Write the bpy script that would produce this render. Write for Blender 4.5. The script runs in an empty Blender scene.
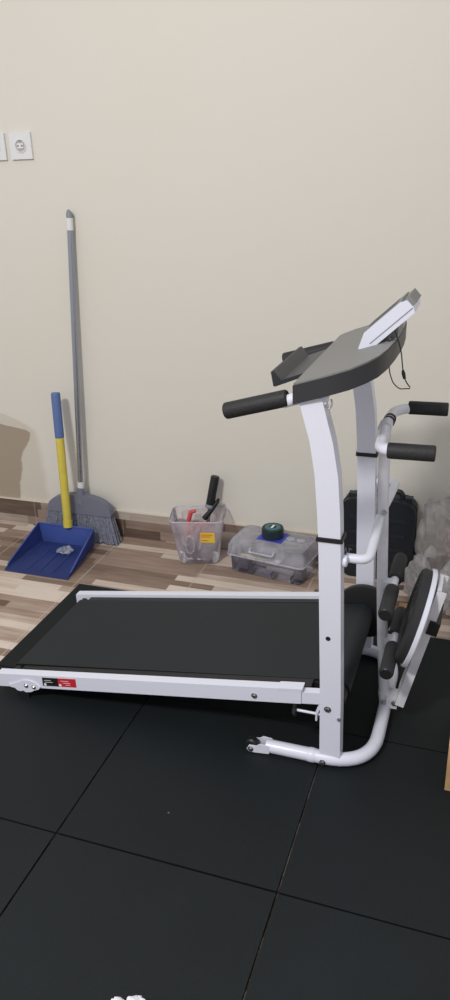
import bpy, bmesh, math, random
from mathutils import Vector, Matrix, noise
C = bpy.context.scene
COL = C.collection
V = Vector
PI = math.pi
random.seed(7)

# ------------------------------------------------------------------ materials
def mat(name, col, rough=.5, metal=0., spec=.5, bump=0., bscale=60., var=0., vscale=8., trans=0., alpha=1., coat=0., ior=1.45, sheen=0.):
    m = bpy.data.materials.new(name); m.use_nodes = True
    nt = m.node_tree; b = nt.nodes['Principled BSDF']
    b.inputs['Base Color'].default_value = (*col, 1); b.inputs['Roughness'].default_value = rough
    b.inputs['Metallic'].default_value = metal; b.inputs['Specular IOR Level'].default_value = spec
    b.inputs['Transmission Weight'].default_value = trans; b.inputs['Alpha'].default_value = alpha
    b.inputs['Coat Weight'].default_value = coat; b.inputs['IOR'].default_value = ior
    tc = nt.nodes.new('ShaderNodeTexCoord')
    if var > 0:
        n = nt.nodes.new('ShaderNodeTexNoise'); n.inputs['Scale'].default_value = vscale; n.inputs['Detail'].default_value = 6
        nt.links.new(tc.outputs['Object'], n.inputs['Vector'])
        r = nt.nodes.new('ShaderNodeValToRGB')
        r.color_ramp.elements[0].position = .3; r.color_ramp.elements[1].position = .7
        r.color_ramp.elements[0].color = (*[c*(1-var) for c in col], 1); r.color_ramp.elements[1].color = (*[min(1, c*(1+var)) for c in col], 1)
        nt.links.new(n.outputs['Fac'], r.inputs['Fac']); nt.links.new(r.outputs['Color'], b.inputs['Base Color'])
    if bump > 0:
        n = nt.nodes.new('ShaderNodeTexNoise'); n.inputs['Scale'].default_value = bscale; n.inputs['Detail'].default_value = 4
        nt.links.new(tc.outputs['Object'], n.inputs['Vector'])
        bp = nt.nodes.new('ShaderNodeBump'); bp.inputs['Strength'].default_value = bump; bp.inputs['Distance'].default_value = .004
        nt.links.new(n.outputs['Fac'], bp.inputs['Height']); nt.links.new(bp.outputs['Normal'], b.inputs['Normal'])
    return m

def film(name, col, cover=.5, rough=.25, bump=.5, bscale=40., tl=.5):
    """thin clear plastic: part see-through, part milky sheet, part gloss"""
    m = bpy.data.materials.new(name); m.use_nodes = True; nt = m.node_tree; N = nt.nodes; L = nt.links
    N.clear(); out = N.new('ShaderNodeOutputMaterial')
    tr = N.new('ShaderNodeBsdfTransparent'); df = N.new('ShaderNodeBsdfDiffuse'); t2 = N.new('ShaderNodeBsdfTranslucent'); gl = N.new('ShaderNodeBsdfGlossy')
    df.inputs['Color'].default_value = (*col, 1); t2.inputs['Color'].default_value = (*col, 1)
    gl.inputs['Roughness'].default_value = rough; gl.inputs['Color'].default_value = (.9, .9, .92, 1)
    tc = N.new('ShaderNodeTexCoord'); n = N.new('ShaderNodeTexNoise'); n.inputs['Scale'].default_value = bscale; n.inputs['Detail'].default_value = 5
    n.inputs['Distortion'].default_value = 1.2
    L.new(tc.outputs['Object'], n.inputs['Vector'])
    bp = N.new('ShaderNodeBump'); bp.inputs['Strength'].default_value = bump; bp.inputs['Distance'].default_value = .01
    L.new(n.outputs['Fac'], bp.inputs['Height'])
    for s in (df, gl): L.new(bp.outputs['Normal'], s.inputs['Normal'])
    a = N.new('ShaderNodeMixShader'); a.inputs[0].default_value = tl; L.new(df.outputs[0], a.inputs[1]); L.new(t2.outputs[0], a.inputs[2])
    b = N.new('ShaderNodeMixShader'); L.new(tr.outputs[0], b.inputs[1]); L.new(a.outputs[0], b.inputs[2])
    mr = N.new('ShaderNodeMapRange'); mr.inputs['From Min'].default_value = .35; mr.inputs['From Max'].default_value = .65
    mr.inputs['To Min'].default_value = cover*.7; mr.inputs['To Max'].default_value = min(1, cover*1.35)
    L.new(n.outputs['Fac'], mr.inputs['Value']); L.new(mr.outputs[0], b.inputs[0])
    fr = N.new('ShaderNodeFresnel'); fr.inputs['IOR'].default_value = 1.45; L.new(bp.outputs['Normal'], fr.inputs['Normal'])
    c = N.new('ShaderNodeMixShader'); L.new(fr.outputs[0], c.inputs[0]); L.new(b.outputs[0], c.inputs[1]); L.new(gl.outputs[0], c.inputs[2])
    L.new(c.outputs[0], out.inputs['Surface'])
    return m

def planks(name, vertical=False, dark=1.0):
    """printed ceramic tile: narrow strips of mixed browns, cream grout every 0.4 m"""
    m = bpy.data.materials.new(name); m.use_nodes = True; nt = m.node_tree; N = nt.nodes; L = nt.links
    b = N['Principled BSDF']; geo = N.new('ShaderNodeNewGeometry'); sx = N.new('ShaderNodeSeparateXYZ'); L.new(geo.outputs['Position'], sx.inputs[0])
    def M(op, a, c=None, d=None):
        n = N.new('ShaderNodeMath'); n.operation = op
        for i, q in enumerate((a, c, d)):
            if q is None: continue
            if isinstance(q, (int, float)): n.inputs[i].default_value = q
            else: L.new(q, n.inputs[i])
        return n.outputs[0]
    X = sx.outputs['X']; Y = sx.outputs['Z'] if vertical else sx.outputs['Y']
    rowh = .036 if vertical else .0360
    row = M('FLOOR', M('DIVIDE', M('ADD', Y, .008 if vertical else .02), rowh))
    wn = N.new('ShaderNodeTexWhiteNoise'); wn.noise_dimensions = '1D'; L.new(M('ADD', row, 3.37), wn.inputs['W'])
    L1 = .2 if vertical else .42
    colx = M('FLOOR', M('DIVIDE', M('ADD', X, M('MULTIPLY', wn.outputs['Value'], 3.)), L1))
    w2 = N.new('ShaderNodeTexWhiteNoise'); w2.noise_dimensions = '2D'; cb = N.new('ShaderNodeCombineXYZ')
    L.new(row, cb.inputs[0]); L.new(colx, cb.inputs[1]); L.new(cb.outputs[0], w2.inputs['Vector'])
    ns = N.new('ShaderNodeTexNoise'); ns.inputs['Scale'].default_value = 7; ns.inputs['Detail'].default_value = 6
    mp = N.new('ShaderNodeMapping'); mp.inputs['Scale'].default_value = (1, 1, 9) if vertical else (1, 9, 1)
    L.new(geo.outputs['Position'], mp.inputs['Vector']); L.new(mp.outputs[0], ns.inputs['Vector'])
    f = M('ADD', M('MULTIPLY', M('ADD', M('MULTIPLY', w2.outputs['Value'], 1.1), -.05), 1.), M('MULTIPLY', M('SUBTRACT', ns.outputs['Fac'], .46), .5))
    r = N.new('ShaderNodeValToRGB'); L.new(f, r.inputs['Fac']); cr = r.color_ramp
    stops = [(.0, (.13, .088, .066)), (.22, (.21, .145, .110)), (.42, (.29, .205, .160)), (.60, (.39, .295, .235)), (.76, (.54, .445, .37)), (1., (.64, .55, .47))]
    cr.elements[0].position = 0; cr.elements[0].color = (*stops[0][1], 1); cr.elements[1].position = 1; cr.elements[1].color = (*stops[-1][1], 1)
    for p, c in stops[1:-1]:
        e = cr.elements.new(p); e.color = (*c, 1)
    if dark != 1.:
        for e in cr.elements: e.color = (*[k*dark for k in e.color[:3]], 1)
    # grout
    g = M('ABSOLUTE', M('SUBTRACT', M('FRACT', M('DIVIDE', M('ADD', X, .12+.2+4), .4)), .5))
    gx = M('LESS_THAN', g, .006)
    if vertical: grout = gx
    else:
        g2 = M('ABSOLUTE', M('SUBTRACT', M('FRACT', M('DIVIDE', M('ADD', Y, .2-1.02+4), .4)), .5))
        grout = M('MAXIMUM', gx, M('LESS_THAN', g2, .005))
    mx = N.new('ShaderNodeMix'); mx.data_type = 'RGBA'; L.new(M('MULTIPLY', grout, .25 if vertical else .5), mx.inputs['Factor'])
    L.new(r.outputs['Color'], mx.inputs['A']); mx.inputs['B'].default_value = (.5, .43, .36, 1)
    L.new(mx.outputs['Result'], b.inputs['Base Color'])
    b.inputs['Roughness'].default_value = .38; b.inputs['Specular IOR Level'].default_value = .4
    return m

def wall_mat():
    m = bpy.data.materials.new('painted_plaster'); m.use_nodes = True; nt = m.node_tree; N = nt.nodes; L = nt.links
    b = N['Principled BSDF']; b.inputs['Roughness'].default_value = .55; b.inputs['Specular IOR Level'].default_value = .3
    geo = N.new('ShaderNodeNewGeometry'); sx = N.new('ShaderNodeSeparateXYZ'); L.new(geo.outputs['Position'], sx.inputs[0])
    def M(op, a, c=None):
        n = N.new('ShaderNodeMath'); n.operation = op
        for i, q in enumerate((a, c)):
            if q is None: continue
            if isinstance(q, (int, float)): n.inputs[i].default_value = q
            else: L.new(q, n.inputs[i])
        return n.outputs[0]
    n1 = N.new('ShaderNodeTexNoise'); n1.inputs['Scale'].default_value = 1.6; n1.inputs['Detail'].default_value = 3; L.new(geo.outputs['Position'], n1.inputs['Vector'])
    r = N.new('ShaderNodeValToRGB'); r.color_ramp.elements[0].position = .3; r.color_ramp.elements[1].position = .7
    r.color_ramp.elements[0].color = (.655, .622, .548, 1); r.color_ramp.elements[1].color = (.665, .636, .572, 1)
    L.new(n1.outputs['Fac'], r.inputs['Fac'])
    # darker two-tone brown patch low at the left: edge X as a function of height
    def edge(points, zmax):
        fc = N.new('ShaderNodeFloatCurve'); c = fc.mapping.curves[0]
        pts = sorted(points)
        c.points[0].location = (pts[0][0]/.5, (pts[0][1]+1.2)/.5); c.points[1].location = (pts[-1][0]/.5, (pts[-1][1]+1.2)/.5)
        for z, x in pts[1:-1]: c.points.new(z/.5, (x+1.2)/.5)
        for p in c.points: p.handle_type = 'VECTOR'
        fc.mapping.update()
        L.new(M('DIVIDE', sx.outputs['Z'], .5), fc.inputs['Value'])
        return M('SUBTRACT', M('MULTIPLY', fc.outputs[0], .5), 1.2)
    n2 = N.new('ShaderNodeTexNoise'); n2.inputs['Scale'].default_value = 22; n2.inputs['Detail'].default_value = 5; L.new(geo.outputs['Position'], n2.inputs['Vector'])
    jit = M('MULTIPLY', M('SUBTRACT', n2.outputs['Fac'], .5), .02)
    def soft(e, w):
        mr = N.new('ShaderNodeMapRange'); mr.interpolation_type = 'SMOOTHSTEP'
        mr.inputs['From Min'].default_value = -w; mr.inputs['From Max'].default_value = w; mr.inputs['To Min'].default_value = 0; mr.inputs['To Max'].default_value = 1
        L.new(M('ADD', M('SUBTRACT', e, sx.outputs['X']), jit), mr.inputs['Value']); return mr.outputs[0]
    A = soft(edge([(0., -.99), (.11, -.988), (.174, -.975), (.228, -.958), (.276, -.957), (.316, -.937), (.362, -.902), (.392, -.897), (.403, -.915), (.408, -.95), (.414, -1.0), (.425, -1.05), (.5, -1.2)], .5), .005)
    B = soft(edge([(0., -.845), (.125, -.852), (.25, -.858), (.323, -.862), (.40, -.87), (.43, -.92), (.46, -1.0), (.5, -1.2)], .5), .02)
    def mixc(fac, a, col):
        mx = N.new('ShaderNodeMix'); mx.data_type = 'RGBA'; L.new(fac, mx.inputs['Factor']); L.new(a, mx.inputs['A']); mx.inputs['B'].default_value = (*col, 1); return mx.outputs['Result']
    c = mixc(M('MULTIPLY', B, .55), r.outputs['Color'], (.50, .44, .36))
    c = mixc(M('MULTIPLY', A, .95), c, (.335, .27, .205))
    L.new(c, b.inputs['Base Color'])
    n3 = N.new('ShaderNodeTexNoise'); n3.inputs['Scale'].default_value = 14; n3.inputs['Detail'].default_value = 4; L.new(geo.outputs['Position'], n3.inputs['Vector'])
    bp = N.new('ShaderNodeBump'); bp.inputs['Strength'].default_value = .12; bp.inputs['Distance'].default_value = .01
    L.new(n3.outputs['Fac'], bp.inputs['Height']); L.new(bp.outputs['Normal'], b.inputs['Normal'])
    return m

def rubber_mat():
    m = bpy.data.materials.new('rubber_mat'); m.use_nodes = True; nt = m.node_tree; N = nt.nodes; L = nt.links
    b = N['Principled BSDF']; b.inputs['Roughness'].default_value = .58; b.inputs['Specular IOR Level'].default_value = .26
    geo = N.new('ShaderNodeNewGeometry')
    n1 = N.new('ShaderNodeTexNoise'); n1.inputs['Scale'].default_value = 2.2; n1.inputs['Detail'].default_value = 5; L.new(geo.outputs['Position'], n1.inputs['Vector'])
    r = N.new('ShaderNodeValToRGB'); r.color_ramp.elements[0].position = .3; r.color_ramp.elements[1].position = .75
    r.color_ramp.elements[0].color = (.0055, .0080, .0090, 1); r.color_ramp.elements[1].color = (.0095, .0130, .0150, 1)
    L.new(n1.outputs['Fac'], r.inputs['Fac'])
    n2 = N.new('ShaderNodeTexNoise'); n2.inputs['Scale'].default_value = 900; n2.inputs['Detail'].default_value = 1; L.new(geo.outputs['Position'], n2.inputs['Vector'])
    vo = N.new('ShaderNodeTexVoronoi'); vo.inputs['Scale'].default_value = 9; L.new(geo.outputs['Position'], vo.inputs['Vector'])
    lt = N.new('ShaderNodeMath'); lt.operation = 'LESS_THAN'; lt.inputs[1].default_value = .022; L.new(vo.outputs['Distance'], lt.inputs[0])
    mx = N.new('ShaderNodeMix'); mx.data_type = 'RGBA'; L.new(r.outputs['Color'], mx.inputs['A']); mx.inputs['B'].default_value = (.16, .16, .15, 1)
    L.new(lt.outputs[0], mx.inputs['Factor']); L.new(mx.outputs['Result'], b.inputs['Base Color'])
    bp = N.new('ShaderNodeBump'); bp.inputs['Strength'].default_value = .35; bp.inputs['Distance'].default_value = .002
    L.new(n2.outputs['Fac'], bp.inputs['Height']); L.new(bp.outputs['Normal'], b.inputs['Normal'])
    return m

MT = dict(
    white=mat('white_enamel', (.70, .715, .81), .32, spec=.5, coat=.2),
    white2=mat('white_enamel_worn', (.64, .645, .69), .4, var=.1, vscale=30),
    black=mat('black_rubber_grip', (.018, .018, .020), .6, bump=.3, bscale=200),
    foam=mat('black_foam', (.024, .024, .026), .75, bump=.4, bscale=150),
    belt=mat('running_belt', (.0095, .0130, .0160), .6, bump=.2, bscale=500, var=.12, vscale=5),
    blackp=mat('black_plastic', (.012, .012, .013), .42),
    console=mat('console_grey_plastic', (.205, .202, .195), .5, bump=.12, bscale=400),
    tray=mat('tray_plastic', (.075, .076, .080), .5, bump=.1, bscale=300),
    conside=mat('console_side_plastic', (.028, .030, .034), .45),
    steel=mat('zinc_steel', (.45, .45, .46), .3, metal=1.),
    pole=mat('grey_metal_pole', (.36, .38, .43), .25, metal=.85),
    red=mat('red_sticker', (.55, .02, .03), .45),
    ink=mat('sticker_white', (.75, .75, .75), .5),
    blk=mat('sticker_black', (.012, .012, .016), .4),
    blue=mat('blue_dustpan_plastic', (.052, .085, .30), .4, var=.12, vscale=12, bump=.1, bscale=40),
    yellow=mat('yellow_plastic', (.58, .47, .07), .45, var=.08, vscale=25),
    bgrip=mat('blue_grip', (.09, .15, .33), .5),
    bcap=mat('broom_cap_grey', (.15, .155, .20), .5),
    bris=mat('broom_bristle_grey', (.17, .18, .23), .7, var=.35, vscale=90),
    socket=mat('socket_white', (.70, .70, .70), .35),
    hole=mat('dark_hole', (.01, .01, .01), .6),
    sgrey=mat('socket_grey', (.42, .40, .42), .5),
    clear=film('clear_box_plastic', (.90, .90, 1.), .46, .12, .05, 12, .45),
    clearb=film('clear_base_plastic', (.66, .64, .82), .14, .12, .05, 10, .4),
    bucketm=film('clear_tub_plastic', (.88, .80, .88), .42, .2, .06, 8, .45),
    bag=film('clear_bag_film', (.95, .91, .87), .55, .28, .35, 9, .55),
    bag2=film('cloudy_bag_film', (.95, .93, .93), .60, .28, .35, 10, .55),
    bagp=film('pinkish_bag_film', (.82, .64, .66), .62, .3, .4, 9, .5),
    tissue=mat('white_tissue', (.80, .80, .84), .9, bump=.3, bscale=60),
    case=mat('black_case_plastic', (.010, .012, .017), .5, bump=.1, bscale=80),
    caseb=mat('dark_case_band', (.016, .019, .028), .42),
    pink=mat('pink_red_plastic', (.60, .10, .13), .4),
    red2=mat('red_handle', (.55, .06, .07), .4),
    grey=mat('grey_plastic', (.22, .23, .26), .5),
    bluegrey=mat('blue_grey_plastic', (.13, .17, .24), .5),
    yel=mat('yellow_label', (.80, .55, .05), .5),
    bluelab=mat('blue_label', (.05, .06, .42), .5),
    teal=mat('teal_black_tape', (.008, .022, .030), .4),
    tealtop=mat('teal_tape_print', (.05, .15, .17), .4),
    wood=mat('pale_plywood', (.50, .31, .15), .55, var=.25, vscale=14, bump=.1, bscale=40),
    card=mat('brown_cardboard', (.36, .22, .11), .8, var=.1, vscale=10),
    trim=mat('cream_trim', (.62, .55, .46), .5),
    wrap=film('clear_wrapper', (.75, .80, .95), .28, .12, .8, 30, .4),
    mix1=mat('tool_cream', (.62, .58, .40), .5),
    mix2=mat('tool_purple_grey', (.20, .17, .26), .5),
)
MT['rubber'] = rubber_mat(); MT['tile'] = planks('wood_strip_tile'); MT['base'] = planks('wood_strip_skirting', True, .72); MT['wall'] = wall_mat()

# ------------------------------------------------------------------ object helpers
ORG = {}
def place(name, bm, m, origin):
    me = bpy.data.meshes.new(name)
    bmesh.ops.recalc_face_normals(bm, faces=bm.faces)
    for v in bm.verts: v.co -= origin
    bm.to_mesh(me); bm.free()
    me.materials.append(MT[m] if isinstance(m, str) else m)
    o = bpy.data.objects.new(name, me); COL.objects.link(o)
    return o
def smooth(o, ang=35):
    me = o.data
    for p in me.polygons: p.use_smooth = True
    try: me.set_sharp_from_angle(angle=math.radians(ang))
    except Exception: pass
def part(name, bm, m, parent, sm=True, label=None):
    root = parent
    while root.parent: root = root.parent
    o = place(name, bm, m, ORG[root.name]); o.parent = parent
    if sm: smooth(o)
    if label: o['label'] = label
    return o
def tag(o, label, cat, group=None, kind=None):
    o['label'] = label; o['category'] = cat
    if group: o['group'] = group
    if kind: o['kind'] = kind
    return o
def thing(name, label, cat, loc, group=None):
    o = bpy.data.objects.new(name, None); COL.objects.link(o); o.location = loc; o.empty_display_size = .05
    ORG[o.name] = V(loc); return tag(o, label, cat, group)
def single(name, bm, m, label, cat, loc, group=None, kind=None, sm=True):
    o = place(name, bm, m, V(loc)); o.location = loc; ORG[o.name] = V(loc)
    if sm: smooth(o)
    return tag(o, label, cat, group, kind)
def struct(name, bm, m, sm=False):
    o = place(name, bm, m, V((0, 0, 0))); o['kind'] = 'structure'
    if sm: smooth(o)
    return o

def bevel(bm, w, seg=2, verts=None):
    if w > 0:
        es = [e for e in bm.edges if len(e.link_faces) == 2 and e.calc_face_angle(0) > .5]
        bmesh.ops.bevel(bm, geom=es, offset=w, segments=seg, profile=.7, affect='EDGES', clamp_overlap=True)
def join(bm, other):
    me = bpy.data.meshes.new('tmp'); other.to_mesh(me); other.free(); bm.from_mesh(me); bpy.data.meshes.remove(me); return bm
def box(x0, x1, y0, y1, z0, z1, bv=0., seg=2, fn=None, bm=None):
    b = bmesh.new()
    vs = [b.verts.new((x, y, z)) for x in (x0, x1) for y in (y0, y1) for z in (z0, z1)]
    for f in ((0, 1, 3, 2), (4, 6, 7, 5), (0, 4, 5, 1), (2, 3, 7, 6), (0, 2, 6, 4), (1, 5, 7, 3)): b.faces.new([vs[i] for i in f])
    bevel(b, bv, seg)
    if fn:
        for v in b.verts: v.co = V(fn(v.co.copy()))
    return join(bm, b) if bm is not None else b
def prism(pts, y0, y1, bv=0., seg=2, axis='Y', fn=None, bm=None):
    b = bmesh.new()
    def P(u, w, t):
        if axis == 'Y': return (u, t, w)
        if axis == 'Z': return (u, w, t)
        return (t, u, w)
    A = [b.verts.new(P(u, w, y0)) for u, w in pts]; B = [b.verts.new(P(u, w, y1)) for u, w in pts]
    b.faces.new(A); b.faces.new(B[::-1]); n = len(pts)
    for i in range(n): b.faces.new((A[i], B[i], B[(i+1) % n], A[(i+1) % n]))
    bevel(b, bv, seg)
    if fn:
        for v in b.verts: v.co = V(fn(v.co.copy()))
    return join(bm, b) if bm is not None else b
def frames(path):
    n = len(path); T = []
    for i in range(n):
        a = path[max(0, i-1)]; c = path[min(n-1, i+1)]; T.append((c-a).normalized())
    u = V((0, 0, 1)) if abs(T[0].z) < .9 else V((0, 1, 0))
    u = (u-T[0]*u.dot(T[0])).normalized(); U = [u]
    for i in range(1, n):
        u = (u-T[i]*u.dot(T[i])).normalized(); U.append(u)
    return T, U
def tube(path, r, n=16, cap=True, bm=None, hollow=False):
    b = bmesh.new(); path = [V(p) for p in path]; T, U = frames(path); rings = []
    for i, p in enumerate(path):
        rr = r[i] if isinstance(r, (list, tuple)) else r; W = T[i].cross(U[i])
        rings.append([b.verts.new(p+(U[i]*math.cos(2*PI*k/n)+W*math.sin(2*PI*k/n))*rr) for k in range(n)])
    for i in range(len(rings)-1):
        for k in range(n): b.faces.new((rings[i][k], rings[i][(k+1) % n], rings[i+1][(k+1) % n], rings[i+1][k]))
    if cap: b.faces.new(rings[0][::-1]); b.faces.new(rings[-1])
    return join(bm, b) if bm is not None else b
def rounded(pts, r, seg=6):
    """polyline with filleted corners"""
    pts = [V(p) for p in pts]; out = [pts[0]]
    for i in range(1, len(pts)-1):
        a, b, c = pts[i-1], pts[i], pts[i+1]; d1 = (a-b); d2 = (c-b); k = min(r, d1.length*.49, d2.length*.49)
        s = b+d1.normalized()*k; e = b+d2.normalized()*k
        for j in range(seg+1):
            t = j/seg; out.append(s*(1-t)**2+b*2*t*(1-t)+e*t*t)
    out.append(pts[-1]); return out
def grip(p0, p1, r, n=20, bm=None):
    p0, p1 = V(p0), V(p1); L = (p1-p0).length; t = [0, .0, .015, .04, .5, .96, .985, 1., 1.]; s = [.55, .85, .97, 1, 1, 1, .97, .85, .55]
    return tube([p0+(p1-p0)*(q+1e-5*i) for i, q in enumerate(t)], [r*k for k in s], n, bm=bm)
def disc(c, axis, r, th, n=40, bv=0., bm=None, prof=None):
    c = V(c); a = V(axis).normalized()
    if prof is None:
        prof = [(r-bv, -th/2), (r, -th/2+bv), (r, th/2-bv), (r-bv, th/2)] if bv > 0 else [(r, -th/2), (r, th/2)]
    b = bmesh.new(); u = a.orthogonal().normalized(); w = a.cross(u); rings = []
    for (rr, h) in prof: rings.append([b.verts.new(c+a*h+(u*math.cos(2*PI*k/n)+w*math.sin(2*PI*k/n))*rr) for k in range(n)])
    for i in range(len(rings)-1):
        for k in range(n): b.faces.new((rings[i][k], rings[i][(k+1) % n], rings[i+1][(k+1) % n], rings[i+1][k]))
    b.faces.new(rings[0][::-1]); b.faces.new(rings[-1])
    return join(bm, b) if bm is not None else b
def bolt(c, axis, r=.005, th=.004):
    b = disc(c, axis, r*1.5, .0015, 16); a = V(axis).normalized()
    return disc(V(c)+a*th*.5, axis, r, th, 6, bv=.0006, bm=b)
def crumple(c, size, seed=0, amp=.35, sub=4, freq=2.5, squash=True, floor=None):
    b = bmesh.new(); bmesh.ops.create_icosphere(b, subdivisions=sub, radius=1.)
    off = V((seed*3.1, seed*1.7, seed*5.3))
    for v in b.verts:
        d = v.co.normalized(); q = d*freq+off
        k = 1+amp*(noise.noise(q)+.55*abs(noise.noise(q*2.3))*2-.4+.35*noise.noise(q*4.7))
        v.co = V((d.x*size[0]*k, d.y*size[1]*k, d.z*size[2]*k))+V(c)
        if floor is not None and v.co.z < floor: v.co.z = floor+abs(noise.noise(q*3))*.002
    return b

# ------------------------------------------------------------------ the room
WY = 1.4135; FZ = -.012
struct('floor', box(-3.2, 3.2, -3.2, WY, FZ-.05, FZ), 'tile')
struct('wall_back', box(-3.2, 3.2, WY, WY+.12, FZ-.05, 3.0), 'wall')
bb = box(-3.2, 3.2, WY-.009, WY-.0005, FZ, .097, .001, 1); struct('baseboard_back', bb, 'base')
tr = box(-3.2, 3.2, WY-.011, WY-.0005, .0965, .1005, .001, 1); struct('trim_1', tr, 'trim')

# sockets
def make_socket(x, z, label, tilt=0.):
    t = thing('wall_socket', label, 'power socket', (x, WY, z), 'power sockets on the wall')
    y = WY
    part('faceplate', box(x-.041, x+.041, y-.009, y-.0004, z-.041, z+.041, .006, 3), 'socket', t)
    part('recess_ring', disc((x, y-.009, z), (0, 1, 0), .021, .004, 32, prof=[(.022, 0.001), (.021, -.003), (.0185, -.003), (.0175, .002)]), 'socket', t)
    part('recess', disc((x, y-.0092, z), (0, 1, 0), .0175, .0006, 32), 'sgrey', t)
    core = box(x-.012, x+.012, y-.0125, y-.0094, z-.008, z+.008, .002)
    part('socket_core', core, 'socket', t)
    for s in (-1, 1): part('pin_hole', disc((x+s*.0075, y-.0128, z), (0, 1, 0), .0026, .0008, 12), 'hole', t)
    part('earth_clip', box(x-.003, x+.003, y-.0125, y-.0094, z+.0125, z+.0165, .0005), 'steel', t)
    return t
make_socket(-.770, 1.416, 'white single wall socket seen whole, high on the wall at upper left')
make_socket(-.872, 1.416, 'white wall socket cut off by the left edge of the picture')

# rubber mats
names = {(-1, 1): 'black rubber mat under the rear end of the treadmill, reaching the tiled floor at left',
         (0, 1): 'black rubber mat under the middle of the treadmill, back row',
         (1, 1): 'black rubber mat under the round twister plate, in the back row at right',
         (-1, 0): 'black rubber mat at the left edge, just in front of the treadmill rear foot',
         (0, 0): 'dusty black rubber mat in the middle, in front of the near white treadmill rail',
         (1, 0): 'black rubber mat at right with the plywood box standing on it',
         (-1, -1): 'black rubber mat filling the bottom left corner',
         (0, -1): 'black rubber mat at the bottom with the white crumpled tissue on it',
         (1, -1): 'black rubber mat filling the bottom right corner'}
for (i, j), lab in names.items():
    g = .0022 if j <= 0 else .0012
    dx = .012 if (i, j) in ((-1, 1),) else 0
    x0 = i*.5+g; x1 = (i+1)*.5-g; y0 = j*.5+g; y1 = (j+1)*.5-g
    if i == -1: x0 = -.495
    if i == 1: x1 = 1.0
    dz = {(0, 0): .0004, (-1, 0): -.0003, (1, 0): -.0004}.get((i, j), 0)
    single('rubber_mat', box(x0, x1, y0, y1, FZ+.0005, -.0008+dz, .0018, 2), 'rubber', lab, 'rubber mat', ((x0+x1)/2, (y0+y1)/2, FZ+.0005), 'black rubber floor mats', sm=False)

# ------------------------------------------------------------------ treadmill
T = thing('treadmill', 'white folding manual treadmill with black belt, grey console and twister plate', 'treadmill', (.1, .62, 0))
YN0, YN1, YF0, YF1, YC = .371, .409, .842, .880, .615
def post(y0, y1):
    L = [(.501, .006), (.4995, .2), (.490, .57), (.4855, .66), (.4790, .745), (.4680, .815), (.4430, .905)]
    R = [(.494, .905), (.5180, .815), (.5300, .745), (.5365, .66), (.5400, .57), (.5505, .2), (.553, .006)]
    return prism([(x+(.0015 if k < len(L) else -.0015), z) for k, (x, z) in enumerate(L+R)], y0, y1, .006, 3)
def cable(y0, y1, z, t=.0025):
    xc = .5270-.0213*z; b = box(xc-.0255-t, xc+.0255+t, y0-t, y1+t, z-.005, z+.005, .001); return b
for (y0, y1, z) in ((YN0, YN1, .602), (YF0, YF1, .625)):
    p = part('upright_post', post(y0, y1), 'white', T)
    part('cable_band', cable(y0, y1, z), 'blackp', p)
    if y0 == YN0:
        part('bolt', bolt((.5195, y0-.001, .168), (0, -1, 0), .0055), 'steel', p)
        part('bolt', bolt((.512, y1+.001, .168), (0, 1, 0), .0055), 'steel', p)
        part('adjusting_hole', disc((.5165, y0-.0003, .360), (0, 1, 0), .0055, .0012, 16), 'hole', p)
        part('bolt', bolt((.547, y0-.001, .145), (0, -1, 0), .003), 'steel', p)
    part('top_bracket', box(.455, .50, y0+.004, y1-.004, .893, .918, .002), 'white', p)
    part('stay_stub', disc((.544, (y0+y1)/2, .548), (1, 0, 0), .013, .012, 20, bv=.002), 'white', p)
# U base on the floor
base = rounded([(.370, .378, .0185), (.624, .378, .0185), (.624, .855, .0185), (.370, .855, .0185)], .115, 10)
bf = part('base_frame', tube(base, .0165, 20), 'white', T)
for y in (.378, .855):
    sgn = -1 if y < .6 else 1
    part('sleeve', tube([(.474, y, .0185), (.478, y, .0185), (.488, y, .0185), (.492, y, .0185)], [.0168, .0180, .0180, .0168], 20), 'white', bf)
    part('bolt', bolt((.512, y-.0165, .017), (0, -1, 0), .005), 'steel', bf)
    f = prism([(.323, .011), (.329, .004), (.344, .004), (.380, .008), (.380, .029), (.357, .031), (.347, .023), (.329, .022)], y-.0165, y-.0125, .001)
    prism([(.323, .011), (.329, .004), (.344, .004), (.380, .008), (.380, .029), (.357, .031), (.347, .023), (.329, .022)], y+.0125, y+.0165, .001, bm=f)
    part('wheel_fork', f, 'white', bf)
    part('caster_wheel', disc((.333, y, .0168), (0, 1, 0), .0165, .020, 28, bv=.003), 'blackp', bf, label='small black wheel at the end of the white base tube')
    part('bolt', bolt((.333, y-.0165, .0125), (0, -1, 0), .005), 'steel', bf)
# handles
for (y, nm) in (((YN0+YN1)/2, 'n'), ((YF0+YF1)/2, 'f')):
    hb = part('handle_bar', tube([(.50, y, .915), (.428, y, .894), (.41, y, .888)], .0125, 18), 'white', T)
    part('hand_grip', grip((.420, y, .8975), (.2865, y, .861), .0175), 'black', hb, label='black rubber hand grip pointing back towards the belt')
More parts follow.
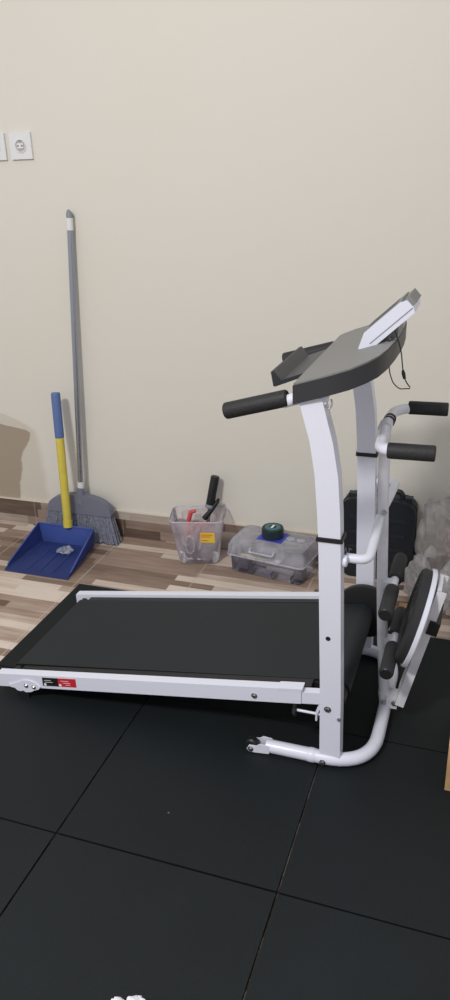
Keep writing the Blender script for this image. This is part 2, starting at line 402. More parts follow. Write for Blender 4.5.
# deck
def sh(p): return (p.x, p.y, p.z+.0645+.1535*(p.x+.4))
for (y0, y1) in ((.389, .414), (.832, .857)):
    rl = part('side_rail', box(-.408, .452, y0, y1, -.041, 0, .003, 2, sh), 'white', T)
    part('rail_end_arm', box(.452, .502, y0+.003, y1-.002, -.042, -.010, .002, 2, sh), 'white', rl)
    part('rail_lip', box(.395, .455, y0-.001, y1+.002, -.004, .0015, .0012, 2, sh), 'white', rl)
    yy = y0-.0035 if y0 < .6 else y1+.0005
    foot = [(-.372, .036), (-.366, .030), (-.352, .029), (-.346, .023), (-.334, .022), (-.328, .026), (-.318, .022), (-.302, .026), (-.290, .034), (-.276, .040), (-.270, .048), (-.282, .058), (-.302, .064), (-.325, .060), (-.34, .050)]
    ft = part('foot_bracket', prism(foot, yy, yy+.003, .0008), 'white', rl)
    for bx in (-.314, -.290): part('bolt', bolt((bx, yy-.0005, .045), (0, -1, 0), .0042), 'steel', ft)
    part('rubber_foot', box(-.350, -.315, y0+.002, y1-.002, -.0006, .030, .002), 'blackp', rl)
    if y0 < .6:
        part('bolt', bolt((.337, y0-.0008, .153), (0, -1, 0), .005), 'steel', rl)
        def st(x0, x1, h0, h1, m, nm, d=.0006, lab=None):
            return part(nm, box(x0, x1, y0-d, y0-.00005, h0, h1, 0, 1, sh), m, rl, False, lab)
        st(-.262, -.213, -.032, -.0055, 'blk', 'sticker_black_half', lab='black half of a small sticker with fine white print')
        st(-.213, -.158, -.032, -.0055, 'red', 'sticker_red_half', lab='red half of a small sticker with fine white print')
        for (a, bq, h) in ((-.256, -.235, -.013), (-.254, -.23, -.019), (-.205, -.180, -.013), (-.198, -.175, -.019), (-.19, -.176, -.025)):
            st(a, bq, h-.0012, h, 'ink', 'print_line', .0009)
        for xx in (-.254, -.207): 
            part('print_mark', disc((xx, y0-.0008, sh(V((xx, 0, -.027)))[2]), (0, 1, 0), .0042, .0004, 16), 'ink', rl)
dk = part('running_deck', box(-.36, .52, .440, .806, -.032, -.014, .002, 2, sh), 'blackp', T)
ns = lambda x: .0645+.1535*(x+.4)
# belt loop
out = []; R1 = .017; R2 = .030
c1 = (-.372, ns(-.372)-.006-R1); c2 = (.527, ns(.527)-.010-R2)
loop = [(c1[0]+R1*math.cos(a), c1[1]+R1*math.sin(a)) for a in [PI*1.5-PI*k/10-.0 for k in range(11)]]
loop += [(c2[0]+R2*math.cos(a), c2[1]+R2*math.sin(a)) for a in [PI/2+.16-(PI+.1)*k/16 for k in range(17)]]
b = bmesh.new(); th = .0022
def ring(y, d):
    n = len(loop); o = []
    for i in range(n):
        p = V(loop[i]); q = (V(loop[(i+1) % n])-V(loop[i-1])).normalized(); nn = V((-q.y, q.x)); p = p-nn*d
        o.append(b.verts.new((p.x, y, p.y)))
    return o
r0, r1, r2, r3 = ring(.448, 0), ring(.808, 0), ring(.808, th), ring(.448, th)
for A_, B_ in ((r0, r1), (r1, r2), (r2, r3), (r3, r0)):
    for i in range(len(loop)): b.faces.new((A_[i], A_[(i+1) % len(loop)], B_[(i+1) % len(loop)], B_[i]))
part('running_belt', b, 'belt', T)
for (y0, y1) in ((.4145, .4455), (.811, .8315)):
    part('edge_strip', box(-.352, .47, y0, y1, -.016, -.009, .0015, 2, sh), 'blackp', dk)
part('rear_roller', tube([(c1[0], .42, c1[1]), (c1[0], .826, c1[1])], R1-.0035, 20), 'blackp', T)
part('front_roller', tube([(c2[0], .41, c2[1]), (c2[0], .83, c2[1])], R2-.004, 24), 'blackp', T)
part('end_cross_bar', box(-.345, -.325, .414, .832, -.058, -.034, .002, 2, sh), 'blackp', T)
fw = part('flywheel', disc((.530, .8195, .168), (0, 1, 0), .082, .014, 56, prof=[(.070, -.009), (.082, -.006), (.082, .006), (.070, .009)]), 'blackp', T, label='dark round flywheel beside the far end of the front roller')
part('hub', disc((.530, .810, .168), (0, 1, 0), .018, .012, 20, bv=.002), 'steel', fw)
# locking pin under the rail
pn = part('locking_pin', tube([(.436, .402, .124), (.505, .402, .124)], .0035, 12), 'white', T)
part('knob', disc((.434, .402, .124), (1, 0, 0), .013, .010, 8, bv=.002), 'blackp', pn, label='black star knob on the end of the pin')
kb = disc((.434, .402, .137), (1, 0, 0), .006, .008, 12, bv=.002); disc((.434, .402, .111), (1, 0, 0), .006, .008, 12, bv=.002, bm=kb); part('knob_lobe', kb, 'blackp', pn)
part('pin_bracket', prism([(.486, .108), (.490, .108), (.490, .126), (.499, .150), (.503, .150), (.503, .158), (.494, .158), (.486, .134)], .395, .411, .001), 'white', pn)
# centre upright, handlebar, brace
up = [(.624, YC, .022), (.618, YC, .069), (.607, YC, .22), (.599, YC, .364), (.590, YC, .60), (.586, YC, .772)]
cu = part('centre_upright', tube(up, .0132, 20), 'white2', T)
part('sleeve_joint', tube([(.6235, YC, .026), (.6192, YC, .06), (.6185, YC, .066)], [.0155, .0155, .0138], 20), 'white2', cu)
part('bolt', bolt((.622, YC-.017, .038), (0, -1, 0), .005), 'steel', cu)
hbp = rounded([(.704, .430, .790), (.614, .430, .790), (.598, .455, .786), (.586, .62, .778), (.588, .745, .775), (.612, .805, .768), (.704, .805, .773)], .022, 6)
hb = part('front_handlebar', tube(hbp, .0122, 18), 'white', T)
for y, z in ((.430, .789), (.805, .770)):
    part('hand_grip', grip((.616, y, z), (.710, y, z+.001), .0165), 'black', hb, label='black rubber grip pointing forward')
part('saddle_clamp', tube([(.5868, .600, .7790), (.586, .63, .7780)], .0152, 18), 'white2', hb)
for k in (.655, .675): part('clip_ring', tube([(.588, k, .7773), (.588, k+.006, .7771)], .0140, 18), 'blackp', hb)
br = rounded([(.545, .406, .548), (.592, .406, .548), (.592, .50, .560), (.586, .60, .560)], .03, 6)
br2 = rounded([(.545, .861, .548), (.592, .861, .548), (.592, .74, .560), (.586, .64, .560)], .03, 6)
part('brace', tube(br, .0105, 14), 'white', T); part('brace', tube(br2, .0105, 14), 'white', T)
part('bolt', bolt((.596, YC-.0145, .575), (0, -1, 0), .004), 'steel', cu)
# foam rollers
for (x, z) in ((.626, .380), (.636, .220)):
    rb = part('foam_roller_bar', tube([(x, YC-.140, z), (x, YC+.140, z)], .0105, 16), 'white', T)
    for s in (-1, 1):
        part('foam_roller', grip((x, YC+s*.024, z), (x, YC+s*.142, z), .0172, 22), 'foam', rb)
        part('end_cap', disc((x, YC+s*.144, z), (0, 1, 0), .0155, .005, 20, bv=.002), 'blackp', rb)
    part('bar_clamp', box(x-.03, x, YC-.012, YC+.012, z-.010, z+.010, .002), 'white2', rb)
# twister plate folded up: local frame
pc = V((.688, YC, .298)); nrm = V((-.965, -.02, .245)).normalized(); upd = (V((0, 0, 1))-nrm*nrm.z).normalized()
tw = part('twister_plate', disc(pc-nrm*.004, nrm, .126, .012, 56, bv=.002), 'white', T, label='white rimmed round twister plate with black rubber top')
part('rubber_top', disc(pc+nrm*.010, nrm, .120, .024, 56, prof=[(.120, -.008), (.121, .008), (.115, .0135), (.10, .014)]), 'foam', tw)
for k in range(5): 
    rr = .022+.018*k
    rg = bmesh.new(); a0 = nrm.orthogonal().normalized(); w0 = nrm.cross(a0)
    tube([pc+nrm*.0238+(a0*math.cos(t)+w0*math.sin(t))*rr for t in [2*PI*q/40 for q in range(41)]], .0014, 6, cap=False, bm=rg)
    part('tread_ring', rg, 'blackp', tw)
sd = nrm.cross(upd).normalized()
def tp(p): return pc+upd*p.z+sd*p.y-nrm*p.x
a0_ = V((.656, YC, .058)); au = (V((.738, YC, .415))-a0_).normalized(); an = V((au.z, 0, -au.x))
def ta(p): return a0_+au*p.z+V((0, p.y, 0))+an*p.x
sa = part('support_arm', box(-.004, .006, -.042, .042, 0, .352, .002, 2, ta), 'white2', T)
for s in (-1, 1): part('arm_flange', box(-.004, .018, s*.042-.002, s*.042+.002, 0, .352, .001, 1, ta), 'white2', sa)
part('bearing', disc(pc-nrm*.0115, nrm, .05, .008, 30, bv=.001), 'steel', tw)
part('rubber_stop', box(.004, .030, -.050, .050, .235, .272, .003, 2, ta), 'blackp', sa)
part('arm_hinge', box(.628, .655, YC-.022, YC+.022, .028, .060, .002), 'white2', T)
for s in (-1, 1): part('bolt', bolt((.648, YC+s*.024, .046), (0, s, 0), .005), 'steel', T)
# console
cz = lambda x: .931+.315*(x-.434)
pl = [(.436, .364), (.500, .360), (.546, .366), (.574, .388), (.592, .418), (.602, .470), (.607, .545), (.609, .625), (.607, .705), (.602, .780), (.590, .832), (.572, .862), (.546, .878), (.500, .884), (.466, .880), (.444, .862), (.434, .848)]
def cs(p): return (p.x, p.y, p.z+cz(p.x))
cn = part('console', prism(pl, .366*0-.040, -.002, .003, 2, 'Z', cs), 'conside', T, label='wide rounded console shell, dark side and grey top')
part('console_top', prism([(x+(.5-x)*.012, y+(.62-y)*.012) for x, y in pl], -.004, .0015, .001, 2, 'Z', cs), 'console', cn, label='matte grey console top')
ty = (.470, .715)
tray = part('tray', prism([(.440, -.003), (.385, -.006), (.3685, .020), (.3635, .018), (.371, -.012), (.440, -.010)], ty[0], ty[1], .0008, 1, 'Y', lambda p: (p.x, p.y, p.z+cz(p.x))), 'tray', cn, label='dark grey tray with a raised lip')
part('tray_side', prism([(.440, -.001), (.385, -.004), (.3690, .0205), (.3630, .0185), (.371, -.0145), (.440, -.009)], ty[0]-.003, ty[0]+.001, .0006, 1, 'Y', lambda p: (p.x, p.y, p.z+cz(p.x))), 'conside', tray)
part('tray_rim', box(.3615, .3645, ty[0]-.002, ty[1], -.012, .0185, .0008, 1, lambda p: (p.x+(.0055 if p.z < 0 else 0)+.001, p.y, p.z+cz(.366))), 'conside', tray)
# monitor
mx = V((.580, .612, 1.012)); du = V((.125, 0, .113)).normalized(); dn = V((-du.z, 0, du.x))
def mp(p): return mx+du*p.x+V((0, p.y, 0))+dn*p.z
mn = part('monitor', prism([(-.074, -.010), (-.060, -.0195), (.064, -.0185), (.069, -.010), (.068, .010), (.055, .0165), (-.040, .0165), (-.069, .000)], -.056, .056, .004, 3, 'Y', mp), 'white', cn, label='white tilted monitor box')
part('screen_bezel', box(-.045, .062, -.050, .050, .0155, .0185, .0012, 2, mp), 'console', mn)
part('screen', box(-.03, .042, -.036, .036, .0183, .0193, 0, 1, mp), 'blackp', mn)
part('end_cap', box(.062, .077, -.046, .052, -.006, .0150, .003, 2, mp), 'console', mn)
part('seam', box(-.045, .067, -.0567, .0567, -.0095, -.0075, 0, 1, mp), 'grey', mn)
part('monitor_neck', prism([(.545, .962), (.600, .980), (.607, .984), (.607, 1.020), (.590, 1.008)], .575, .655, .003), 'console', cn)
hk = rounded([(.497, .382, .900), (.500, .376, .886), (.508, .376, .884), (.512, .378, .894), (.509, .382, .902)], .004, 4)
part('wire_hook', tube(hk, .0016, 8), 'steel', cn)
cord = [(x+.010, y, z) for x, y, z in [(.5910, .56, 1.006), (.5985, .56, .988), (.6075, .56, .962), (.6110, .56, .934), (.6150, .56, .912), (.6210, .56, .897), (.6300, .56, .886)]]
cord2 = [(x+.008, y, z) for x, y, z in [(.5860, .56, .938), (.5870, .56, .918), (.5960, .56, .893), (.6110, .56, .881), (.6240, .56, .883), (.6320, .56, .8835)]]
sm_ = lambda c: rounded(c, .02, 5)
co = part('safety_cord', tube(sm_(cord), .0013, 8), 'blackp', cn)
part('cord_loop', tube(sm_(cord2), .0012, 8), 'blackp', co)
part('cord_clip', tube([(.6230, .56, .922), (.6245, .56, .915), (.6275, .56, .904)], [.0025, .0042, .003], 10), 'blackp', co)
part('safety_key', crumple((.5965, .555, .983), (.006, .006, .008), 3, .3, 3), 'blackp', co); part('safety_key', crumple((.598, .555, .966), (.0065, .006, .008), 5, .3, 3), 'blackp', co)

# ------------------------------------------------------------------ broom
B = thing('broom', 'grey push broom with long metal pole leaning on the wall behind the dustpan', 'broom', (-.67, 1.32, FZ))
p0 = V((-.667, 1.360, .165)); p1 = V((-.606, 1.396, 1.205)); dv = p1-p0
part('pole', tube([p0, p0+dv*.965], .0105, 18), 'pole', B)
part('pole_sleeve', tube([p0+dv*.035, p0+dv*.06], .0125, 18), 'socket', B)
part('pole_ferrule', tube([p0+dv*.945, p0+dv*.983], .0118, 18), 'socket', B, label='white collar near the top of the pole')
part('hanging_cap', tube([p0+dv*.982, p0+dv*.992, p0+dv*1.0+V((-.003, 0, 0)), p0+dv*1.008+V((-.005, 0, 0))], [.0115, .0115, .009, .004], 16), 'grey', B)
# cap: domed fan, leaning
hx = -.672
def hf(u, w, t):  # u across, w up (0..), t thickness; leans to the wall
    return V((hx+u, 1.340+w*.10+t, w-.0+FZ))
cap_pts = []
for k in range(25):
    a = PI*k/24; cap_pts.append((-.138*math.cos(a), .122+.066*math.sin(a)**.8))
b = prism([(u, w) for u, w in cap_pts], -.016, .016, .006, 2, 'Y', lambda p: hf(p.x, p.z, p.y)); part('brush_cap', b, 'bcap', B)
b = prism([(-.140, .114), (.140, .114), (.142, .126), (-.142, .126)], -.019, .019, .003, 2, 'Y', lambda p: hf(p.x, p.z, p.y)); part('brush_band', b, 'bcap', B)
part('pole_socket', tube([hf(.004, .150, 0), hf(.0055, .200, .000), hf(.006, .215, .000)], [.020, .0145, .0135], 16), 'bcap', B)
b = bmesh.new()
for i in range(-20, 21):
    for j in (-1, 0, 1):
        u = i/20; x0 = u*.133; x1 = u*.165+random.uniform(-.004, .004)
        a = hf(x0, .118, j*.012); m_ = hf((x0+x1)/2, .06, j*.015); e = hf(x1, .0015+random.random()*.008, j*.02+random.uniform(-.003, .003))
        tube([a, m_, e], [.0032, .0042, .0048], 6, bm=b)
part('bristles', b, 'bris', B)

# ------------------------------------------------------------------ dustpan
D = thing('dustpan', 'blue plastic dustpan with a long yellow and blue handle standing upright', 'dustpan', (-.70, 1.17, FZ))
b = bmesh.new()
def dp(s, t, z): # s -1..1 across, t 0 front..1 back
    w = .133-.018*t; return V((-.691-.012*t+s*w, 1.026+.256*t, FZ+z))
outer = []
def shell(pts_in, pts_out): pass
nT = 12
secs = []
for k in range(nT+1):
    t = k/nT; h = .004+.075*t**.9; fl = .010*t; f = .0015+.012*max(0, t-.55)
    sec = [dp(-1, t, h), dp(-1+.02, t, .004+fl*.2), dp(-.94, t, .0015), dp(0, t, .001), dp(.94, t, .0015), dp(1-.02, t, .004+fl*.2), dp(1, t, h)]
    sec[0] += V((-.006*t, 0, 0)); sec[-1] += V((.006*t, 0, 0)); secs.append(sec)
vv = [[b.verts.new(p) for p in s] for s in secs]
for k in range(nT):
    for i in range(6): b.faces.new((vv[k][i], vv[k][i+1], vv[k+1][i+1], vv[k+1][i]))
bmesh.ops.solidify(b, geom=b.faces[:], thickness=-.0032)
part('pan', b, 'blue', D)
bk = bmesh.new(); q = secs[-1]; pts = [q[0], q[1], q[2], q[4], q[5], q[6]]
fv = [bk.verts.new(p) for p in pts]; gv = [bk.verts.new(p+V((0, .004, 0))) for p in pts]
bk.faces.new(fv); bk.faces.new(gv[::-1])
for i in range(6): bk.faces.new((fv[i], gv[i], gv[(i+1) % 6], fv[(i+1) % 6]))
part('back_wall', bk, 'blue', D, False)
b = bmesh.new()
part('rim_bead', tube([dp(-1, .1, .0155)]+[secs[k][0]+V((0, 0, .002)) for k in range(2, nT+1)]+[secs[k][-1]+V((0, 0, .002)) for k in range(nT, 1, -1)]+[dp(1, .1, .0155)], .0032, 8, bm=b), 'blue', D)
for s in (-.5, 0, .5): part('floor_rib', tube([dp(s*.8, .12, .0045), dp(s*.8, .75, .0045)], .0016, 6), 'blue', D)
h0 = V((-.692, 1.281, .078)); h1 = V((-.714, 1.342, .585)); hd = h1-h0
part('handle_socket', tube([h0-hd*.02, h0+hd*.03], .0180, 18), 'yellow', D)
part('handle', tube([h0, h0+hd*.68], .0158, 20), 'yellow', D, label='yellow lower handle tube')
part('handle_grip', grip(h0+hd*.665, h1, .0172), 'bgrip', D, label='faded blue grip on top of the yellow handle')
single('crumpled_wrapper', crumple((-.672, 1.205, FZ+.018), (.030, .024, .013), 4, .35, 4, 1.4), 'wrap', 'crumpled clear plastic wrapper lying in the blue dustpan', 'wrapper', (-.668, 1.215, FZ+.01))

# ------------------------------------------------------------------ clear tub with tools
def rrect(w, d, r, n=6):
    o = []
    for cx, cy, a0 in ((w-r, d-r, 0), (-w+r, d-r, PI/2), (-w+r, -d+r, PI), (w-r, -d+r, 1.5*PI)):
        for k in range(n+1): a = a0+PI/2*k/n; o.append((cx+r*math.cos(a), cy+r*math.sin(a)))
    return o
def vessel(levels, m_rot, c, zs=1., closed_bottom=True):
    b = bmesh.new(); rings = []
    for (w, d, r, z) in levels: rings.append([b.verts.new(V(c)+m_rot@V((x, y, z*zs))) for x, y in rrect(w, d, r)])
    n = len(rings[0])
    for i in range(len(rings)-1):
        for k in range(n): b.faces.new((rings[i][k], rings[i][(k+1) % n], rings[i+1][(k+1) % n], rings[i+1][k]))
    if closed_bottom: b.faces.new(rings[0][::-1])
    bmesh.ops.recalc_face_normals(b, faces=b.faces[:])
    return b
tc_ = V((-.160, 1.316, FZ)); tr_ = Matrix.Rotation(math.radians(14), 3, 'Z')
K = thing('clear_tub', 'clear plastic tub of tools with a yellow label, on the tiles by the wall', 'tub', tc_)
b = vessel([(.068, .048, .02, .001), (.073, .052, .022, .006), (.085, .062, .024, .09), (.099, .071, .026, .178)], tr_, tc_)
part('tub_body', b, 'bucketm', K)
b = bmesh.new(); part('rim', tube([tc_+tr_@V((x, y, .179)) for x, y in rrect(.0995, .0725, .027)]+[tc_+tr_@V((*rrect(.0995, .0725, .027)[0], .179))], .0028, 8, cap=False, bm=b), 'clear', K)
# label on the front face
def lab(p): 
    return tc_+tr_@V((p.x, -(.0635+(p.z-.09)*.115)-.0012+p.y, p.z))
part('label', box(.014, .066, 0, .0006, .096, .138, 0, 1, lab), 'yel', K, False)
for i, z in enumerate((.130, .122, .106)): part('label_print', box(.016, .058-.008*i, -.0004, 0, z-.003, z, 0, 1, lab), 'red2', K, False)
def tin(x, y, z): return tc_+tr_@V((x, y, z))
# things in the tub
o = tube([tin(.03, .02, .02), tin(.034, .026, .16), tin(.043, .030, .195), tin(.052, .036, .235), tin(.060, .043, .275), tin(.068, .043, .315)], [.009, .010, .010, .0135, .0145, .0150], 16)
P_ = thing('hand_pump', 'black handled tool standing in the clear tub, sticking out at the top', 'hand tool', tin(.03, .02, .02))
part('shaft', tube([tin(.018, .015, .012), tin(.034, .026, .150), tin(.044, .030, .205)], [.006, .007, .009], 14), 'steel', P_)
part('handle', grip(tin(.040, .030, .195), tin(.064, .044, .312), .0160), 'blackp', P_)
part('lever', tube([tin(.020, .015, .155), tin(.045, .018, .185), tin(.068, .030, .215), tin(.074, .03, .228)], [.011, .009, .008, .005], 12), 'blackp', P_)
part('collar', disc(tin(.041, .030, .200), (.2, .1, .9), .018, .014, 16, bv=.003), 'grey', P_)
def loop_handle(c, r1, r2, rot, rad=.0042):
    return [c+rot@V((math.cos(t)*r1, 0, math.sin(t)*r2)) for t in [2*PI*q/24 for q in range(25)]]
S = thing('scissors', 'red handled scissors standing upright in the clear tub', 'scissors', tin(.0, -.028, .02))
rz = Matrix.Rotation(math.radians(20), 3, 'Y')
part('finger_loop', tube(loop_handle(tin(-.002, -.034, .135), .014, .024, tr_@rz), .0042, 10, cap=False), 'pink', S)
part('finger_loop', tube(loop_handle(tin(.028, -.036, .138), .014, .024, tr_@Matrix.Rotation(-.3, 3, 'Y')), .0042, 10, cap=False), 'pink', S)
part('blades', prism([(-.006, .02), (.0, .018), (.022, .112), (.008, .112)], -.002, .002, 0, 1, 'Y', lambda p: tin(p.x, p.y-.034, p.z)), 'steel', S)
Q = single('plier', tube([tin(-.045, .01, .02), tin(-.04, .015, .14), tin(-.03, .02, .178), tin(-.012, .022, .184)], [.007, .008, .009, .007], 12), 'red2', 'red handled tool poking over the rim of the clear tub, left of the black handle', 'hand tool', tin(-.045, .01, .02))
single('coil_of_wire', tube([tin(-.030+.016*math.cos(t), -.040, .07+.036*math.sin(t)+.0006*t) for t in [2*PI*q/16 for q in range(33)]], .0026, 8), 'ink', 'white loop of cable standing inside the clear tub behind its left front', 'cable', tin(-.03, -.04, .04))
single('storage_pouch', crumple(tin(-.02, -.012, .040), (.042, .030, .034), 8, .25, 4), 'bluegrey', 'blue grey pouch lying in the bottom of the clear tub', 'pouch', tin(-.02, -.01, .01))
single('grey_block', box(-.002, .050, -.030, .006, .012, .115, .006, 2, lambda p: tin(p.x, p.y, p.z)), 'mix2', 'grey plastic case standing in the right side of the clear tub', 'plastic case', tin(.02, .02, .012))
single('crumpled_bag', crumple(tin(.030, -.040, .036), (.026, .009, .026), 12, .25, 4), 'bag2', 'crumpled cloudy bag in the bottom right of the clear tub', 'plastic bag', tin(.03, -.03, .01))
for k in range(0): pass

# ------------------------------------------------------------------ clear organiser box
oc = V((.129, 1.302, FZ)); orot = Matrix.Rotation(math.radians(-9), 3, 'Z')
O = thing('organiser_box', 'clear plastic organiser box with a domed lid on the tiles between tub and treadmill post', 'storage box', oc)
def oi(x, y, z): return oc+orot@V((x, y, z*1.14))
part('box_body', vessel([(.134, .070, .014, .001), (.137, .073, .016, .006), (.141, .076, .018, .062)], orot, oc, 1.14), 'clearb', O)
lb = vessel([(.147, .083, .02, .062), (.149, .085, .02, .066), (.147, .083, .022, .092), (.138, .074, .024, .108), (.128, .064, .024, .112)], orot, oc, 1.14, closed_bottom=False)
bmesh.ops.holes_fill(lb, edges=[e for e in lb.edges if e.is_boundary and all(v.co.z > .09 for v in e.verts)], sides=0)
lid = part('lid', lb, 'clear', O)
b = bmesh.new(); q = rrect(.149, .085, .02); part('rim', tube([oi(x, y, .064) for x, y in q]+[oi(q[0][0], q[0][1], .064)], .003, 8, cap=False, bm=b), 'clear', O)
part('carry_handle', tube(rounded([oi(-.05, -.083, .100), oi(-.05, -.100, .094), oi(.04, -.100, .094), oi(.04, -.083, .100)], .008), .0038, 10), 'clear', O)
part('lid_sticker', box(-.052, .044, -.034, .046, .1122, .1128, 0, 1, lambda p: oi(p.x, p.y, p.z)), 'bluelab', O, False, 'blue square label on the lid')
for x in (.062, .1): part('lid_boss', disc(oi(x, .012, .1135), (0, 0, 1), .018, .003, 28, bv=.001), 'clear', O)
for x in (-.067, .020, .094): part('divider', box(x-.001, x+.001, -.066, .066, .004, .020, 0, 1, lambda p: oi(p.x, p.y, p.z)), 'clearb', O, False)
part('divider', box(-.134, .134, -.001, .001, .004, .020, 0, 1, lambda p: oi(p.x, p.y, p.z)), 'clear', O, False)
specs = [('screwdriver', 'mix1', (-.105, -.046, .050), (.02, -.048, .045), .0085, 'cream coloured stick shaped tool along the front inside the organiser box'),
         ('marker', 'ink', (.000, -.054, .031), (.10, -.056, .030), .0080, 'white stick shaped tool low at the front right inside the organiser box'),
         ('screwdriver', 'grey', (-.12, .03, .030), (-.06, .05, .032), .007, 'grey tool at the back left inside the organiser box')]
for nm, m_, a, c, r, lb_ in specs:
    single(nm, grip(oi(*a), oi(*c), r, 14), m_, lb_, 'tool', oi(*a))
for k, (x, y, sx, m_, lb_) in enumerate([(-.10, -.03, .020, 'mix2', 'dark purple grey part in the left compartment of the organiser box'), (-.035, .03, .018, 'bluegrey', 'blue grey part at the middle back of the organiser box'), (.07, .03, .022, 'mix2', 'dark grey part in the back right compartment of the organiser box'), (.115, -.024, .015, 'grey', 'grey part in the far right compartment of the organiser box')]):
    single('hardware_part', box(x-sx, x+sx, y-.02, y+.02, .006, .03+.006*(k % 2), .006, 3, lambda p: oi(p.x, p.y, p.z)), m_, lb_, 'hardware', oi(x, y, .006))
R_ = thing('tape_roll', 'dark teal round tape roll lying on top of the organiser box', 'tape roll', oi(-.006, .008, .113))
rc = oi(-.006, .008, .1285)
part('roll', disc(rc, (0, 0, 1), .04, .034, 44, prof=[(.037, -.0165), (.039, -.014), (.0395, .012), (.037, .0185), (.024, .0185)]), 'teal', R_)
part('roll_top', disc(rc+V((0, 0, .0190)), (0, 0, 1), .028, .0012, 36), 'tealtop', R_)
part('core', disc(rc+V((0, 0, .0198)), (0, 0, 1), .013, .001, 24), 'blackp', R_)
part('print_bar', box(-.004, .004, -.012, .012,   .0202, .0208, 0, 1, lambda p: rc+orot@p), 'ink', R_, False)

# ------------------------------------------------------------------ black case by the wall
c0x, c1x = .362, .612
CS = thing('tool_case', 'black hard case standing against the wall behind the treadmill posts', 'hard case', (.487, 1.365, FZ))
def rr2(x0, x1, z0, z1, r, n=6):
    return [(x+(x0+x1)/2, z+(z0+z1)/2) for x, z in rrect((x1-x0)/2, (z1-z0)/2, r, n)]
part('front_shell', prism(rr2(c0x, c1x, FZ+.003, .288, .045), 1.325, 1.362, .012, 3), 'case', CS)
part('back_shell', prism(rr2(c0x, c1x, FZ+.003, .288, .045), 1.364, 1.402, .010, 3), 'case', CS)
part('seam_band', prism(rr2(c0x-.002, c1x+.002, FZ+.001, .290, .046), 1.358, 1.368, .001, 2), 'caseb', CS)
for i in range(4): part('shell_rib', box(c0x+.03, c1x-.03, 1.3215, 1.326, .05+.055*i, .062+.055*i, .002), 'caseb', CS)
part('carry_handle', tube(rounded([(.435, 1.363, .285), (.438, 1.363, .312), (.560, 1.363, .312), (.563, 1.363, .285)], .015), .009, 14), 'case', CS)
for x in (.395, .585): part('latch', box(x-.012, x+.012, 1.350, 1.376, .275, .296, .002), 'caseb', CS)
lg = bmesh.new()
for (a, c) in (((.374, .062), (.384, .10)), ((.384, .10), (.392, .062)), ((.377, .075), (.390, .075)), ((.396, .062), (.396, .10)), ((.396, .10), (.406, .094)), ((.372, .052), (.41, .054))):
    tube([(a[0], 1.3235, a[1]), (c[0], 1.3235, c[1])], .0012, 6, bm=lg)
part('raised_lettering', lg, 'grey', CS)

# ------------------------------------------------------------------ bags at the right
bags = [((.706, 1.325, .140), (.078, .062, .180), 21, 'bag', 'tall clear plastic bag slumped against the wall, right beside the black case'),
        ((.645, 1.195, .080), (.042, .050, .085), 23, 'bag2', 'cloudy plastic bag in front of the black case, beside the foam rollers'),
        ((.870, 1.325, .140), (.070, .062, .180), 29, 'bag', 'tall clear plastic bag at the right edge by the wall'),
        ((.778, 1.165, .252), (.065, .055, .045), 33, 'bagp', 'pinkish crumpled bag lying on top of the cloudy bag at the right edge'),
        ((.750, 1.165, .080), (.052, .065, .095), 37, 'bag2', 'cloudy crumpled bag on the tiles just behind the twister plate'),
        ((.865, 1.165, .070), (.050, .060, .080), 41, 'bag', 'low clear bag at the far right on the tiles')]
for c, s, sd_, m_, lb_ in bags:
    t = thing('plastic_bag', lb_, 'plastic bag', (c[0], c[1], FZ), 'plastic bags piled by the wall')
    o = part('bag_film', crumple(c, s, sd_, .34, 5, 1.05, floor=FZ+.001), m_, t); 
    for p in o.data.polygons: p.use_smooth = True
    kn = V(c)+V((random.uniform(-.02, .02), -.01, s[2]*1.0))
    part('twisted_neck', tube([kn+V((0, 0, -.02)), kn+V((.004, 0, .008)), kn+V((.012, -.005, .022)), kn+V((.03, -.008, .034))], [.018, .006, .012, .022], 12), m_, t)
CB = thing('cardboard_box', 'small brown cardboard box under the plastic bags behind the foam rollers', 'cardboard box', (.64, 1.07, FZ))
part('carton', box(.600, .680, 1.035, 1.100, FZ+.001, .045, .001), 'card', CB, False)
part('flap', box(.600, .680, 1.018, 1.036, .043, .0455, 0), 'card', CB, False)
part('tape_strip', box(.64, .66, 1.0345, 1.101, .0451, .0457, 0), 'mix1', CB, False)

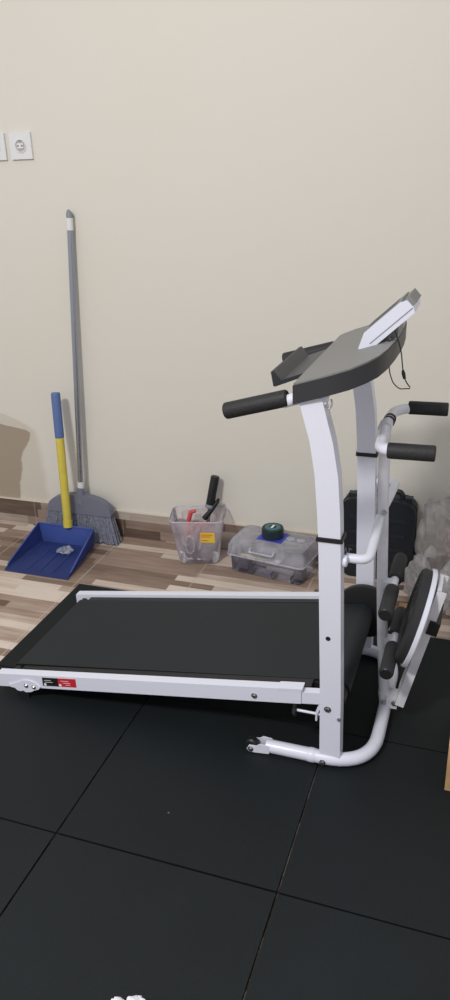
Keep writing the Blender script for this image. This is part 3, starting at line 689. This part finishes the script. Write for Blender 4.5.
# plywood box at the right edge
W = thing('plywood_box', 'pale plywood box cut off by the right edge, standing on the mats', 'wooden box', (.943, .50, 0))
x0, x1, y0, y1, zh = .793, 1.093, .374, .634, .115
part('front_panel', box(x0, x1, y0, y0+.012, 0.0005, zh, .0015), 'wood', W)
part('back_panel', box(x0, x1, y1-.012, y1, 0.0005, zh, .0015), 'wood', W)
part('side_panel', box(x0, x0+.012, y0+.0122, y1-.0122, 0.0005, zh, .001), 'wood', W)
part('side_panel', box(x1-.012, x1, y0+.0122, y1-.0122, 0.0005, zh, .001), 'wood', W)
part('top_panel', box(x0, x1, y0, y1, zh+.0003, zh+.012, .0015), 'wood', W)

# tissue near the camera
Ts = single('crumpled_tissue', join(crumple((.338, -.306, .020), (.026, .022, .022), 51, .30, 4, 1.1, floor=.0002), crumple((.303, -.306, .012), (.014, .014, .013), 57, .25, 4, 1.1, floor=.0002)), 'tissue', 'crumpled white tissue on the mat at the bottom edge', 'tissue', (.31, -.31, 0))

# ------------------------------------------------------------------ light
def area(name, loc, size, power, col, target):
    l = bpy.data.lights.new(name, 'AREA'); l.shape = 'DISK'; l.size = size; l.energy = power; l.color = col
    o = bpy.data.objects.new(name, l); COL.objects.link(o); o.location = loc
    o.rotation_euler = (V(target)-V(loc)).to_track_quat('-Z', 'Y').to_euler(); return o
area('ceiling_lamp', (-.35, -1.75, 2.85), .40, 74, (1., .975, .945), (-.1, .2, 0))
w = bpy.data.worlds.new('room_glow'); C.world = w; w.use_nodes = True
bg = w.node_tree.nodes['Background']; bg.inputs[0].default_value = (.93, .95, 1., 1); bg.inputs[1].default_value = .64

# ------------------------------------------------------------------ camera
R = V((.94522307, .32480827, -.03244889)); U = V((-.10058659, .38439365, .91767307)); F = V((-.31054095, .86414183, -.39600911))
cam = bpy.data.cameras.new('camera'); co_ = bpy.data.objects.new('camera', cam); COL.objects.link(co_)
M4 = Matrix(((R.x, U.x, -F.x, .7929210), (R.y, U.y, -F.y, -1.0393474), (R.z, U.z, -F.z, 1.3151028), (0, 0, 0, 1)))
co_.matrix_world = M4
cam.sensor_fit = 'VERTICAL'; cam.sensor_height = 36; cam.lens = 36*761.4576/1000; cam.clip_start = .05
C.camera = co_
C.view_settings.view_transform = 'Standard'; C.view_settings.look = 'None'; C.view_settings.gamma = 1; C.view_settings.exposure = 0
C.view_settings.use_curve_mapping = False
